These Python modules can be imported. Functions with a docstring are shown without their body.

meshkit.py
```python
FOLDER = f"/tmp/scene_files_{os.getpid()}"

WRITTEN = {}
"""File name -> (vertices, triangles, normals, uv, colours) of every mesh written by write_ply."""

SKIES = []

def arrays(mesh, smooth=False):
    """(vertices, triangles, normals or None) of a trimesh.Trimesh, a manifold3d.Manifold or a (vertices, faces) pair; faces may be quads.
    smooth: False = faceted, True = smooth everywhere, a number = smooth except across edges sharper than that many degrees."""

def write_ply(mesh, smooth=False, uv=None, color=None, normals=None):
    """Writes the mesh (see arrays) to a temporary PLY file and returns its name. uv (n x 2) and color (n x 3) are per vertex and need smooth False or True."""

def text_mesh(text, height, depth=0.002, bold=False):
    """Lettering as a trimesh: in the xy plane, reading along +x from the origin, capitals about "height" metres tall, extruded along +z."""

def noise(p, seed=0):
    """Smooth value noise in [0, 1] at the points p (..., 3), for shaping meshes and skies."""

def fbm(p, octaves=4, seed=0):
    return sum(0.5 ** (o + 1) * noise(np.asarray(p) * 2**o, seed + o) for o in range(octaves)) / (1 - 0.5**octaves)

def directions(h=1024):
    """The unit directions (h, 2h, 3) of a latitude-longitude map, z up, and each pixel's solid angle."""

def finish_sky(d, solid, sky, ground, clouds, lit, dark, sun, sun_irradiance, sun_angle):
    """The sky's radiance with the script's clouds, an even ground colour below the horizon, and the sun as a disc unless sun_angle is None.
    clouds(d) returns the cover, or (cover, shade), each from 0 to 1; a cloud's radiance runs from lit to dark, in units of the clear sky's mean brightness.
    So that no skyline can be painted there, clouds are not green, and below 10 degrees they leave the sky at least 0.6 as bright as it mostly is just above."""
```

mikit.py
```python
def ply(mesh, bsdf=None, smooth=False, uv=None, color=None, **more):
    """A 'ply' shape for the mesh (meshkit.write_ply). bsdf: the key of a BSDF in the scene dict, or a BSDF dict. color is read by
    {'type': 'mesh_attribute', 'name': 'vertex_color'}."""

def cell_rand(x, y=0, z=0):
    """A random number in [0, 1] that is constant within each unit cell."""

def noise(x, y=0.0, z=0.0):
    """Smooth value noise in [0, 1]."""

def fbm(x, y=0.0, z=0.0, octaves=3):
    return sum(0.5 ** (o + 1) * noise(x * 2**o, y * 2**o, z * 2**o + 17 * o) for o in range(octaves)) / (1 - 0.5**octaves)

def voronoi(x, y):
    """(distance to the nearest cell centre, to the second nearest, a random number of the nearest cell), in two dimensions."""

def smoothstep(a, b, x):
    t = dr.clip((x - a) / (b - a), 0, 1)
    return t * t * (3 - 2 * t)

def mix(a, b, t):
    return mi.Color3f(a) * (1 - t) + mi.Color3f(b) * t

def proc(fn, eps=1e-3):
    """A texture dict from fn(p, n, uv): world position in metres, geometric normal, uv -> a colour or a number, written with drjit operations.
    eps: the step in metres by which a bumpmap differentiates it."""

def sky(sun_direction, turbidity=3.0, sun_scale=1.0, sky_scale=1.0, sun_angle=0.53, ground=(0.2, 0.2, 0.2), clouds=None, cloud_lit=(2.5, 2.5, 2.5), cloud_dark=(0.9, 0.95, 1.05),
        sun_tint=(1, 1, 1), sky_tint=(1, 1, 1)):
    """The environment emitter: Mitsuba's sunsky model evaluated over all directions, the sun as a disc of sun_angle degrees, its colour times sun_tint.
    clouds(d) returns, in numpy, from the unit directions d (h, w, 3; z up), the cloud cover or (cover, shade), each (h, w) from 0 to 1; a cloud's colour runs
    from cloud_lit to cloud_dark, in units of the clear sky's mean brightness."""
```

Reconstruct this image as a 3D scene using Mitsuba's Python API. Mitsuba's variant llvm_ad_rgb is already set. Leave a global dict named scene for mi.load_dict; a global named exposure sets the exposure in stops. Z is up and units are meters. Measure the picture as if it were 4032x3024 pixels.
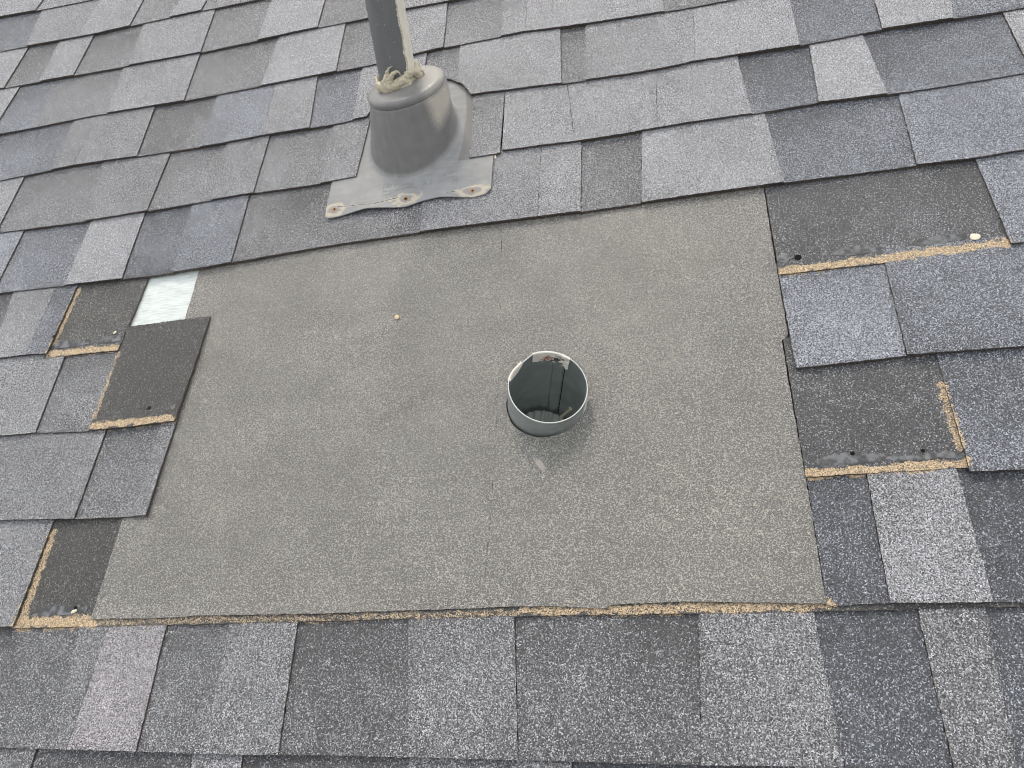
import math, random
import numpy as np, trimesh, shapely
from shapely.geometry import Polygon, Point
from scipy.spatial import Delaunay
import drjit as dr, mitsuba as mi
import mikit, meshkit
from mikit import proc, noise, fbm, voronoi, smoothstep, mix, cell_rand

T = mi.ScalarTransform4f
scene, labels = {}, {}

# ---------------------------------------------------------------- camera, sky, exposure
# Roof frame: u runs along the courses (to the right), v up the slope, n out of the roof; the lips of the courses lie on n = 0.
PITCH = math.radians(33.69)                       # an 8 in 12 roof
CP, SP = math.cos(PITCH), math.sin(PITCH)


def W(p):
    """roof frame -> world"""
    p = np.asarray(p, float)
    return np.stack([p[..., 0], p[..., 1] * CP - p[..., 2] * SP, p[..., 1] * SP + p[..., 2] * CP], -1)


CAM = np.array([0.24170, -0.77839, 0.83977])
FWD = np.array([-0.21260, 0.50019, -0.83941])
RIGHT = np.array([0.97321837, 0.0315255, -0.22771065])
UPV = np.cross(RIGHT, FWD)
scene['camera'] = {
    'type': 'perspective', 'fov': 66.93, 'fov_axis': 'x', 'near_clip': 0.01, 'far_clip': 500.0,
    'to_world': T().look_at(origin=W(CAM).tolist(), target=W(CAM + FWD).tolist(), up=W(UPV).tolist())}
SUN = W(np.array([-0.15, 0.80, 0.58]))
scene['sky'] = mikit.sky(SUN.tolist(), turbidity=4, sun_scale=0.3, sun_angle=20, clouds=lambda d: 1.0, sun_tint=(.95, 1, 1.06), cloud_lit=(2.44, 2.5, 2.58))
exposure = 1.98

LIP = {
 1: [[-1.2634,0.868],[-1.146,0.8586],[-1.0206,0.853]],
 2: [[-1.201,0.7245],[-0.9494,0.7123],[-0.8586,0.7146],[-0.6832,0.7144],[-0.5762,0.7115]],
 3: [[-1.1392,0.5825],[-0.953,0.5762],[-0.6466,0.5677],[-0.3893,0.5719],[-0.2853,0.5717],[-0.2068,0.5741],[-0.1264,0.5718]],
 4: [[-1.0724,0.4289],[-0.8355,0.4307],[-0.642,0.4235],[-0.4543,0.4244],[-0.3389,0.4261],[-0.247,0.4264],[-0.119,0.4374],[0.0286,0.4386],[0.1349,0.4273],[0.3039,0.4199]],
 5: [[-1.0105,0.2864],[-0.8498,0.2924],[-0.7057,0.2866],[-0.5243,0.2822],[-0.451,0.2845],[-0.3157,0.2825],[-0.2471,0.2868],[-0.0611,0.2984],[0.1022,0.2853],[0.2471,0.279],[0.3074,0.2842],[0.4786,0.2794],[0.5823,0.284],[0.7592,0.2783]],
 6: [[-0.9484,0.1437],[-0.7743,0.1386],[-0.6386,0.1397],[-0.436,0.1442],[-0.2931,0.1422],[-0.2492,0.1444],[-0.0009,0.1526],[0.1243,0.1468],[0.2151,0.1476],[0.2571,0.1503],[0.3779,0.1482],[0.4699,0.1502],[0.5785,0.1439],[0.7364,0.1455]],
 7: [[-0.885,-0.0022],[-0.7312,-0.0064],[-0.5944,-0.0096],[-0.5028,-0.0085],[-0.271,0.005],[-0.1233,0.0062],[0.1224,0.0026],[0.2274,0.0042],[0.378,0.0053],[0.5718,0.004],[0.6448,0.0021],[0.6987,0.0053]],
 8: [[-0.8239,-0.1427],[-0.7747,-0.1421],[-0.7342,-0.1446],[0.6516,-0.1434]],
 9: [[-0.7608,-0.2877],[-0.6978,-0.2876],[-0.6069,-0.2925],[0.3773,-0.2905],[0.5016,-0.2864],[0.6197,-0.2891]],
 10: [[-0.7016,-0.4238],[-0.5789,-0.428],[-0.4669,-0.4294],[0.5312,-0.4347],[0.5802,-0.4363]],
 11: [[-0.6276,-0.5713],[0.3661,-0.5701],[0.425,-0.5693],[0.5438,-0.5717]],
 12: [[-0.5766,-0.7112],[-0.4848,-0.7127],[-0.389,-0.7133],[-0.2794,-0.7151],[-0.155,-0.7143],[0.0496,-0.716],[0.2059,-0.7179],[0.3574,-0.7176]],
}
ROWS = {
 1: [["R",0.62,0],[-1.1535,0.8945,-1.1627,0.8667],["B",0.55,0]],
 2: [["B",0.45,1],[-1.1471,0.8559,-1.1341,0.7579],["R",0.55,0],[-0.9844,0.8298,-0.99,0.756],["R",0.65,0],[-0.8554,0.8014,-0.8586,0.7146],["B",0.52,0],[-0.7503,0.7461,-0.765,0.7144],["R",0.65,0],[-0.68,0.7466,-0.6832,0.7144],["B",0.5,0]],
 3: [["R",0.68,0],[-1.1279,0.711,-1.1299,0.5802],["B",0.47,0],[-1.0444,0.7099,-1.037,0.5798],["R",0.58,0],[-0.9523,0.7087,-0.9508,0.5756],["B",0.48,0],[-0.8267,0.7025,-0.8159,0.5758],["R",0.57,0],[-0.6513,0.702,-0.6461,0.5726],["B",0.46,0],[-0.5172,0.6958,-0.5193,0.5696],["R",0.66,0],[-0.3896,0.656,-0.3893,0.5719],["B",0.5,0],[-0.2575,0.6147,-0.2558,0.5742],["R",0.6,0]],
 4: [["R",0.64,0],[-1.0927,0.5709,-1.0964,0.4748],["B",0.47,1],[-0.9932,0.5611,-0.9989,0.4311],["B",0.49,0],[-0.8298,0.5593,-0.8219,0.4672],["R",0.6,0],[-0.6497,0.5586,-0.6445,0.4264],["B",0.46,0],[-0.475,0.5595,-0.4803,0.4288],["R",0.68,0],[-0.332,0.5625,-0.3276,0.4277],["B",0.5,0],[-0.2298,0.5762,-0.2159,0.427],["R",0.62,0],[-0.1242,0.5633,-0.1206,0.4387],["B",0.52,0],[-0.016,0.5393,-0.0149,0.4356],["R",0.6,0],[0.0295,0.5251,0.03,0.439],["R",0.64,0]],
 5: [["B",0.45,1],[-0.8991,0.4154,-0.8965,0.2871],["R",0.54,0],[-0.8451,0.3386,-0.847,0.2897],["R",0.55,0],[-0.7115,0.4129,-0.7055,0.2857],["B",0.45,0],[-0.5753,0.414,-0.5735,0.2825],["R",0.55,1],[-0.4524,0.415,-0.4482,0.2859],["R",0.58,0],[-0.3617,0.364,-0.3554,0.2834],["B",0.48,1],[-0.2777,0.4212,-0.2741,0.287],["R",0.66,0],"BOOT",["B",0.5,0],[-0.091,0.4239,-0.0853,0.3004],["R",0.66,0],[0.0915,0.4204,0.0942,0.2865],["B",0.48,0],[0.1347,0.4187,0.1327,0.2853],["R",0.58,0],[0.316,0.4161,0.3074,0.2842],["R",0.66,0],[0.466,0.3887,0.4646,0.2795],["B",0.43,1],[0.585,0.3516,0.5823,0.284],["R",0.7,0],[0.6856,0.3202,0.6796,0.2799],["B",0.47,1]],
 6: [["R",0.62,0],[-0.9597,0.2807,-0.9575,0.1646],["B",0.47,0],[-0.7828,0.2684,-0.7636,0.1462],["R",0.5,0],[-0.6374,0.2735,-0.6389,0.1409],["B",0.47,0],[-0.5222,0.2736,-0.5149,0.1424],["R",0.53,0],[-0.4352,0.2769,-0.4344,0.1439],["B",0.5,0],[-0.3118,0.2696,-0.3122,0.1459],["R",0.6,0],"BOOT",["R",0.62,0],[0.1035,0.2771,0.1143,0.1525],["R",0.6,0],[0.2457,0.2755,0.2406,0.1523],["R",0.62,0],[0.3725,0.2743,0.3779,0.1482],["B",0.42,1],[0.4778,0.2739,0.471,0.1499],["R",0.68,0],[0.5561,0.2764,0.5624,0.153],["B",0.42,1],[0.7456,0.275,0.7453,0.1785],["R",0.66,0]],
 7: [["B",0.47,1],[-0.7561,0.1298,-0.7543,0.0219],["R",0.65,0],[-0.646,0.1273,-0.6417,0.0051],["B",0.43,1],[-0.5534,0.1237,-0.5476,0.0043],["R",0.46,1],[-0.444,0.1329,-0.4411,-0.0005],["B",0.45,0],[-0.1257,0.0586,-0.1245,0.0048],["R",0.54,0],[0.0613,0.1359,0.0583,0.0047],["R",0.57,0],[0.1243,0.1468,0.1223,0.001],["B",0.44,0],[0.2158,0.1371,0.209,0.0053],["R",0.64,0],[0.3969,0.137,0.4033,0.0049],["B",0.4,1],[0.5772,0.1375,0.5709,0.0042],["R",0.54,1]],
 '8L': [["B",0.42,0],[-0.8683,-0.0063,-0.8377,-0.1396],["R",0.6,0],[-0.7745,-0.0093,-0.7763,-0.1419],["R",0.42,1],[-0.7313,-0.0104,-0.7342,-0.1446]],
 '8R': [[0.6432,-0.0351,0.6448,-0.1422],["R",0.5,1]],
 '9L': [["R",0.6,0],[-0.7026,-0.1487,-0.6984,-0.2862],["B",0.44,0],[-0.6022,-0.1513,-0.6069,-0.2925]],
 '9R': [[0.3764,-0.1483,0.3764,-0.2904],["B",0.56,1],[0.5024,-0.1494,0.4987,-0.2839],["R",0.42,1]],
 '10L': [["R",0.5,0],[-0.5784,-0.2922,-0.5789,-0.428],["B",0.48,0],[-0.4889,-0.2895,-0.4853,-0.4296],["R",0.5,0],[-0.4637,-0.2865,-0.4669,-0.4294]],
 '10R': [[0.531,-0.2919,0.5298,-0.4035],["R",0.42,1]],
 '11L': [["R",0.52,0],[-0.6163,-0.4315,-0.6181,-0.5705]],
 '11R': [[0.3677,-0.4589,0.3662,-0.5693],["B",0.36,1],[0.4287,-0.4624,0.425,-0.5693],["R",0.6,0],[0.5194,-0.4385,0.5185,-0.5349],["B",0.38,1]],
 12: [["B",0.42,0],[-0.5269,-0.5723,-0.5004,-0.7121],["R",0.46,0],[-0.479,-0.5655,-0.4848,-0.7127],["R",0.6,2],[-0.3969,-0.5731,-0.3921,-0.7133],["B",0.42,0],[-0.3114,-0.574,-0.3072,-0.7147],["R",0.48,0],[-0.2213,-0.5731,-0.2159,-0.7135],["B",0.38,0],[-0.0851,-0.5734,-0.0666,-0.7146],["R",0.42,0],[0.0401,-0.571,0.0496,-0.716],["B",0.37,0],[0.2381,-0.5742,0.2287,-0.7176],["R",0.45,0],[0.3527,-0.577,0.3575,-0.7169],["B",0.34,1],[0.4498,-0.5739,0.4485,-0.7142],["R",0.42,0],[0.5113,-0.5747,0.5001,-0.7147],["B",0.33,1]],
 13: [["R",0.45,0],[-0.5298,-0.7158,-0.5296,-0.7324],["B",0.36,0],[-0.355,-0.7169,-0.3543,-0.7296],["B",0.35,0],[-0.3231,-0.7149,-0.3213,-0.7291],["R",0.5,0],[-0.2606,-0.7157,-0.2597,-0.7281],["B",0.36,0],[-0.068,-0.7177,-0.0681,-0.725],["R",0.45,0],[0.1034,-0.7174,0.1033,-0.7222],["B",0.33,1]],
}
# ---------------------------------------------------------------- helpers
rng = random.Random(7)
nrng = np.random.default_rng(11)


def obj(key, mesh, bsdf, smooth=False, uv=None):
    n, k = 1, key
    while k in scene:
        k = f'{key}_{n:03d}'
        n += 1
    v, f = (mesh.vertices, mesh.faces) if isinstance(mesh, trimesh.Trimesh) else mesh
    scene[k] = mikit.ply((W(v), np.asarray(f)), bsdf, smooth=smooth, uv=uv)
    return k


def tag(key, label, cat=None, group=None, kind=None):
    labels[key] = {'label': label}
    for a, b in (('category', cat), ('group', group), ('kind', kind)):
        if b:
            labels[key][a] = b


def loft(rings, closed=True, cap0=False, cap1=False):
    """rings: list of (N,3) -> mesh"""
    rings = np.asarray(rings, float)
    m, n = rings.shape[:2]
    f = []
    for i in range(m - 1):
        for j in range(n if closed else n - 1):
            a, b = i * n + j, i * n + (j + 1) % n
            f += [[a, b, b + n], [a, b + n, a + n]]
    v = rings.reshape(-1, 3)
    for on, i in ((cap0, 0), (cap1, m - 1)):
        if on:
            v = np.vstack([v, rings[i].mean(0)])
            c = len(v) - 1
            f += [[c, i * n + (j + 1) % n, i * n + j] if i == 0 else [c, i * n + j, i * n + (j + 1) % n] for j in range(n)]
    return v, np.array(f)


def join(*ms):
    v, f, at = [], [], 0
    for a, b in ms:
        v.append(np.asarray(a)), f.append(np.asarray(b) + at)
        at += len(a)
    return np.vstack(v), np.vstack(f)


def frame(n):
    n = np.asarray(n, float) / np.linalg.norm(n)
    a = np.array([1.0, 0, 0]) - n * n[0]
    a /= np.linalg.norm(a)
    return a, np.cross(n, a), n


def ring(c, n, r, N=64, t0=0.0):
    a, b, _ = frame(n)
    t = np.linspace(0, 2 * np.pi, N, endpoint=False) + t0
    r = np.broadcast_to(r, (N,))
    return np.asarray(c) + r[:, None] * (np.cos(t)[:, None] * a + np.sin(t)[:, None] * b)


def tube(pts, rad, N=8):
    pts = np.asarray(pts, float)
    rad = np.broadcast_to(rad, (len(pts),))
    t = np.gradient(pts, axis=0)
    return loft([ring(p, d, r, N) for p, d, r in zip(pts, t, rad)], cap0=True, cap1=True)


def catmull(p, n=8):
    p = np.asarray(p, float)
    p = np.vstack([2 * p[0] - p[1], p, 2 * p[-1] - p[-2]])
    out = []
    for i in range(1, len(p) - 2):
        for t in np.linspace(0, 1, n, endpoint=False):
            out.append(0.5 * (2 * p[i] + (p[i + 1] - p[i - 1]) * t + (2 * p[i - 1] - 5 * p[i] + 4 * p[i + 1] - p[i + 2]) * t * t + (3 * p[i] - p[i - 1] - 3 * p[i + 1] + p[i + 2]) * t ** 3))
    return np.array(out + [p[-2]])


def slab(poly, zf, thick, step=0.004, jit=0.0004, grid=0.014, ledge=0.0):
    """A sheet cut to the shapely polygon, its top at zf(u, v), with ragged cut edges. Returns vertices, faces."""
    poly = shapely.simplify(poly, 1e-5)
    rings = [poly.exterior] + list(poly.interiors)
    loops = []
    for r in rings:
        n = max(12, int(r.length / step))
        pts = [r.interpolate(i / n, normalized=True) for i in range(n)]
        q = np.array([[p.x, p.y] for p in pts])
        co = np.array(r.coords)[:-1]                         # keep the corners
        for c in co:
            q[np.argmin(((q - c) ** 2).sum(1))] = c
        d = np.roll(q, -1, 0) - np.roll(q, 1, 0)
        nn = np.stack([d[:, 1], -d[:, 0]], 1) / np.maximum(np.linalg.norm(d, axis=1, keepdims=True), 1e-9)
        if not r.is_ccw:
            nn = -nn
        if r is not rings[0]:
            nn = -nn
        q = q + nn * nrng.normal(0, jit, (len(q), 1)) * 0.8
        if not r.is_ccw:
            q, nn = q[::-1], nn[::-1]
        loops.append((q, nn))
    P2 = Polygon(loops[0][0], [l[0] for l in loops[1:]])
    if not P2.is_valid:
        P2 = P2.buffer(0)
    x0, y0, x1, y1 = poly.bounds
    gx, gy = np.meshgrid(np.arange(x0, x1, grid), np.arange(y0, y1, grid))
    g = np.stack([gx.ravel(), gy.ravel()], 1) + nrng.uniform(-.2, .2, (gx.size, 2)) * grid
    g = g[shapely.contains_xy(P2.buffer(-step * 0.9), g[:, 0], g[:, 1])]
    pts = np.vstack([l[0] for l in loops] + [g])
    tri = Delaunay(pts).simplices
    c = pts[tri].mean(1)
    tri = tri[shapely.contains_xy(P2, c[:, 0], c[:, 1])]
    a, b, d = pts[tri[:, 0]], pts[tri[:, 1]], pts[tri[:, 2]]
    flip = np.cross(b - a, d - a) < 0
    tri[flip] = tri[flip][:, ::-1]
    V = np.column_stack([pts, zf(pts[:, 0], pts[:, 1])])
    vs, fs, at = [V], [tri], len(V)
    i0 = 0
    for k, (q, nn) in enumerate(loops):
        n = len(q)
        top = V[i0:i0 + n]
        i0 += n
        prof = [(0, 0), (0, -thick)] if not ledge else [(0, 0), (0, -ledge), (-0.0016, -ledge - 0.0003), (-0.0016, -thick)]
        for (o0, h0), (o1, h1) in zip(prof[:-1], prof[1:]):
            A = top + np.column_stack([nn * o0, np.full(n, h0)])
            B_ = top + np.column_stack([nn * o1, np.full(n, h1)])
            i = np.arange(n)
            j = (i + 1) % n
            f = np.vstack([np.stack([i, i + n, j + n], 1), np.stack([i, j + n, j], 1)])
            if k:
                f = f[:, ::-1]
            vs.append(np.vstack([A, B_]))
            fs.append(f + at)
            at += 2 * n
    return np.vstack(vs), np.vstack(fs)


# ---------------------------------------------------------------- materials
def roofuv(p):
    return p.x, p.y * CP + p.z * SP, -p.y * SP + p.z * CP


# tan grit left where the butt of a shingle had covered it: u0, v0, u1, v1, half width, strength
DIRT = [(-.734, -.143, -.608, -.1455, .0062, 1.0), (-.727, -.015, -.733, -.13, .0045, .75), (-.603, -.2845, -.468, -.2838, .0062, 1.0),
        (-.602, -.16, -.604, -.272, .0045, .7), (-.615, -.5655, -.505, -.566, .0085, 1.0), (-.6125, -.445, -.6135, -.56, .0065, .75),
        (-.505, -.5675, -.13, -.5690, .0056, .5), (-.13, -.569, .05, -.5685, .0045, .5), (.05, -.5670, .37, -.5695, .0062, .78), (.378, -.1440, .64, -.1385, .0068, 1.0), (.37, -.4255, .528, -.4235, .0065, .95), (.5275, -.325, .528, -.405, .005, .75)]


def granules(p, n, uv):
    u, v, h = roofuv(p)
    tone = dr.floor((uv.x + 2) * 0.25) / 32
    hue = dr.floor((uv.y + 2) * 0.25)
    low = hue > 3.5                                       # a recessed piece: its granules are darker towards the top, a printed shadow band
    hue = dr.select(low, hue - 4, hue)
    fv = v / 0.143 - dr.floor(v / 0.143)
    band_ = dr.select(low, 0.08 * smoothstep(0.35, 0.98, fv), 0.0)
    side = smoothstep(0.75, 0.5, -n.y * SP + n.z * CP)
    d1, d2, r = voronoi(u * 930 + 280 * h, v * 930 + 930 * h)
    clump = fbm(u * 60, v * 60, octaves=3)
    big = noise(u * 9, v * 9, tone * 37)
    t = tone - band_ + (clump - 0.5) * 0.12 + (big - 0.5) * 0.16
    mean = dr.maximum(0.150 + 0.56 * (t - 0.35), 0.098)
    r2 = r * 7.31 - dr.floor(r * 7.31)
    lum = (0.066 + 0.44 * dr.power(r, 0.44 / (mean - 0.066) - 1)) * (0.45 + 1.06 * r2)
    lum *= 0.62 + 0.48 * smoothstep(0.02, 0.3, d2 - d1)
    lum = dr.select(hue > 2.5, lum * 0.8, lum)
    tr = dr.select(hue > 2.5, 1.02, dr.select(hue > 1.5, 1.02, dr.select(hue > 0.5, 0.925, 0.98)))
    tg = dr.select(hue > 2.5, 1.00, dr.select(hue > 1.5, 0.975, dr.select(hue > 0.5, 0.97, 0.985)))
    tb = dr.select(hue > 2.5, 0.965, dr.select(hue > 1.5, 1.03, dr.select(hue > 0.5, 1.10, 1.04)))
    odd = smoothstep(0.985, 0.99, noise(u * 400 + 9, v * 400))
    c = mi.Color3f(lum * tr, lum * tg, lum * tb)
    c = mix(c, mi.Color3f(0.42, 0.26, 0.14), odd * 0.7)
    dirt = mi.Float(0)
    wob = (fbm(u * 120, v * 200 + 5, octaves=4) - 0.5)
    for a, b, e, g, hw, s in DIRT:
        l2 = (e - a) ** 2 + (g - b) ** 2
        k = dr.clip(((u - a) * (e - a) + (v - b) * (g - b)) / l2, 0, 1)
        d = dr.sqrt(dr.square(u - a - k * (e - a)) + dr.square(v - b - k * (g - b)))
        dirt = dr.maximum(dirt, s * smoothstep(hw * 1.35, hw * 0.5, d + wob * hw * 1.7))
    tan_ = mi.Color3f(0.66, 0.50, 0.32) * (0.3 + 1.0 * r2) * (0.6 + 0.4 * smoothstep(0.02, 0.3, d2 - d1))
    c = mix(c, tan_, smoothstep(0.0, 0.5, dirt - 0.62 * (1 - r2)) * (0.55 + 0.45 * dirt))
    edge = mi.Color3f(0.060, 0.053, 0.046) * (0.5 + 1.3 * noise(u * 700, v * 700, h * 900)) + mi.Color3f(0.11, 0.08, 0.05) * smoothstep(0.68, 0.78, noise(u * 330, v * 330, h * 500))
    return mix(c, edge, side)


def granule_height(p, n, uv):
    u, v, h = roofuv(p)
    d1, d2, r = voronoi(u * 930 + 280 * h, v * 930 + 930 * h)
    return (1 - d1 * d1) * 0.9 + r * 0.5


def bumped(tex, height, scale, eps, rough=0.8, spec=0.4, metallic=0.0):
    return {'type': 'twosided', 'bsdf': {'type': 'bumpmap', 'arbitrary': proc(height, eps=eps), 'scale': scale,
            'bsdf': {'type': 'principled', 'base_color': tex, 'roughness': rough, 'specular': spec, 'metallic': metallic}}}


def plain(tex, rough=0.5, spec=0.5, metallic=0.0, **k):
    if isinstance(tex, tuple):
        tex = {'type': 'rgb', 'value': list(tex)}
    return {'type': 'twosided', 'bsdf': {'type': 'principled', 'base_color': tex, 'roughness': rough, 'specular': spec, 'metallic': metallic, **k}}


scene['granule_mat'] = bumped(proc(granules), granule_height, 0.0008, 0.0003, 0.5, 0.5)


def sheet_col(p, n, uv):
    u, v, h = roofuv(p)
    a = noise(u * 1150 + 2 * noise(u * 450, v * 450), v * 1500 + 2 * noise(u * 450 + 40, v * 450))
    b = noise(u * 1700, v * 1700, 3)
    cl = fbm(u * 16, v * 16, octaves=4)
    yb = smoothstep(0.42, 0.68, fbm(u * 5 + 3, v * 5 + 1, octaves=3))
    s = dr.power(smoothstep(0.38, 0.82, a * 0.72 + b * 0.28 + (cl - 0.5) * 0.12), 1.6)
    dark = mi.Color3f(0.120, 0.118, 0.114) * (0.66 + 0.5 * b + 0.16 * noise(u * 22, v * 260))
    light = mix(mi.Color3f(0.62, 0.59, 0.535), mi.Color3f(0.62, 0.58, 0.475), yb * 0.6)
    c = mix(dark, light, s * 0.66)
    c = c * (0.96 + 0.08 * noise(u * 4, v * 45, 7))
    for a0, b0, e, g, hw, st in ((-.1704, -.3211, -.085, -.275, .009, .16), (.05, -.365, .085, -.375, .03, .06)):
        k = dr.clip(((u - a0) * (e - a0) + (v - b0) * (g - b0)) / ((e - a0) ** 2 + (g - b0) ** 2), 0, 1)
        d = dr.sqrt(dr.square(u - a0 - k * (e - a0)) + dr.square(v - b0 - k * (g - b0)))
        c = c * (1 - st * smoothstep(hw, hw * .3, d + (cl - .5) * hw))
    d = dr.sqrt(dr.square((u - .066) * 1 + (v + .391) * .55) * 4 + dr.square(v + .391))
    c = mix(c, mi.Color3f(.5, .42, .38), .65 * smoothstep(.011, .004, d + (a - .5) * .006))
    side = smoothstep(0.75, 0.5, -n.y * SP + n.z * CP)
    return mix(c, mi.Color3f(0.05, 0.04, 0.03), side)


def sheet_height(p, n, uv):
    u, v, h = roofuv(p)
    return noise(u * 1150 + 2 * noise(u * 450, v * 450), v * 1500 + 2 * noise(u * 450 + 40, v * 450))


scene['sheet_mat'] = bumped(proc(sheet_col), sheet_height, 0.0003, 0.0003, 0.55, 0.45)


def deck_col(p, n, uv):
    u, v, h = roofuv(p)
    return mi.Color3f(0.05, 0.045, 0.04) * (0.6 + 0.8 * fbm(u * 90, v * 90))


scene['deck_mat'] = plain(proc(deck_col), 0.9, 0.2)


def white_col(p, n, uv):
    u, v, h = roofuv(p)
    s = noise(u * 90, v * 900)
    g = smoothstep(.55, .75, noise(u * 60, v * 420 + 3))
    return mi.Color3f(0.66, 0.71, 0.69) * (0.86 + 0.2 * s - 0.12 * g)


scene['white_mat'] = plain(proc(white_col), 0.5, 0.5)


def seal_col(p, n, uv):
    u, v, h = roofuv(p)
    return mix(mi.Color3f(.045, .046, .047), mi.Color3f(.16, .165, .175), smoothstep(.3, .75, fbm(u * 160, v * 160, octaves=3)))


scene['sealant_mat'] = bumped(proc(seal_col), lambda p, n, uv: fbm(p.x * 220, p.y * 220, p.z * 220), 0.0008, 0.0006, 0.45, 0.5)
scene['hole_mat'] = plain((.012, .011, .01), 0.9, 0.1)
scene['chip_mat'] = plain((.62, .50, .28), 0.7)
scene['pale_chip_mat'] = plain((.72, .66, .52), 0.6)
scene['rust_mat'] = plain((.16, .075, .03), 0.7, 0.3)
scene['caulk_mat'] = plain((.50, .45, .34), 0.33, 0.5)

# ---------------------------------------------------------------- the roof: courses of laminated shingles
STEP, SLOPE = 0.143, 0.005
U0, U1 = -1.62, 1.12


def nominal(k):
    return -(k - 7) * STEP


def lip(k, u):
    q = LIP.get(k)
    if not q:
        return np.full(np.shape(u), nominal(k)) + 0 * np.asarray(u)
    q = np.array(q)
    return np.interp(u, q[:, 0], q[:, 1])


def ztop(k, level, off=0.0):
    def z(u, v):
        s = np.asarray(v) - nominal(k)
        w = meshkit.noise(np.stack([np.asarray(u) * 14, s * 20 + k * 5, np.full(np.shape(u), k * 3.3)], -1)) - 0.5
        return np.interp(s, [-.05, 0, .143, .32], [.0019, 0, -.0052, -.0092]) - (0.0026 if level == 'B' else 0) + off + w * 0.0011 * np.clip(1 - s / .2, 0.2, 1)
    return z


def put(key, poly, k, level, tone, hue, off=0.0, jit=0.00038):
    if poly.is_empty:
        return None
    if poly.geom_type != 'Polygon':
        poly = max(poly.geoms, key=lambda g: g.area)
    big = level == 'R'
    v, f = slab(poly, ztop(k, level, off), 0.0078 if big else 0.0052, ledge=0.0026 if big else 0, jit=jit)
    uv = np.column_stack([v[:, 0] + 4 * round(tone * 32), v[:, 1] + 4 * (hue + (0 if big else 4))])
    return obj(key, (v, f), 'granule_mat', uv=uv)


BOOT_CUT = Polygon([(-.153 + .1 * math.cos(t), .25 + .117 * math.sin(t)) for t in np.linspace(0, 6.283, 80)])
BOOT_CUT = BOOT_CUT.union(shapely.box(-.24, .1, -.06, .26))


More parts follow.
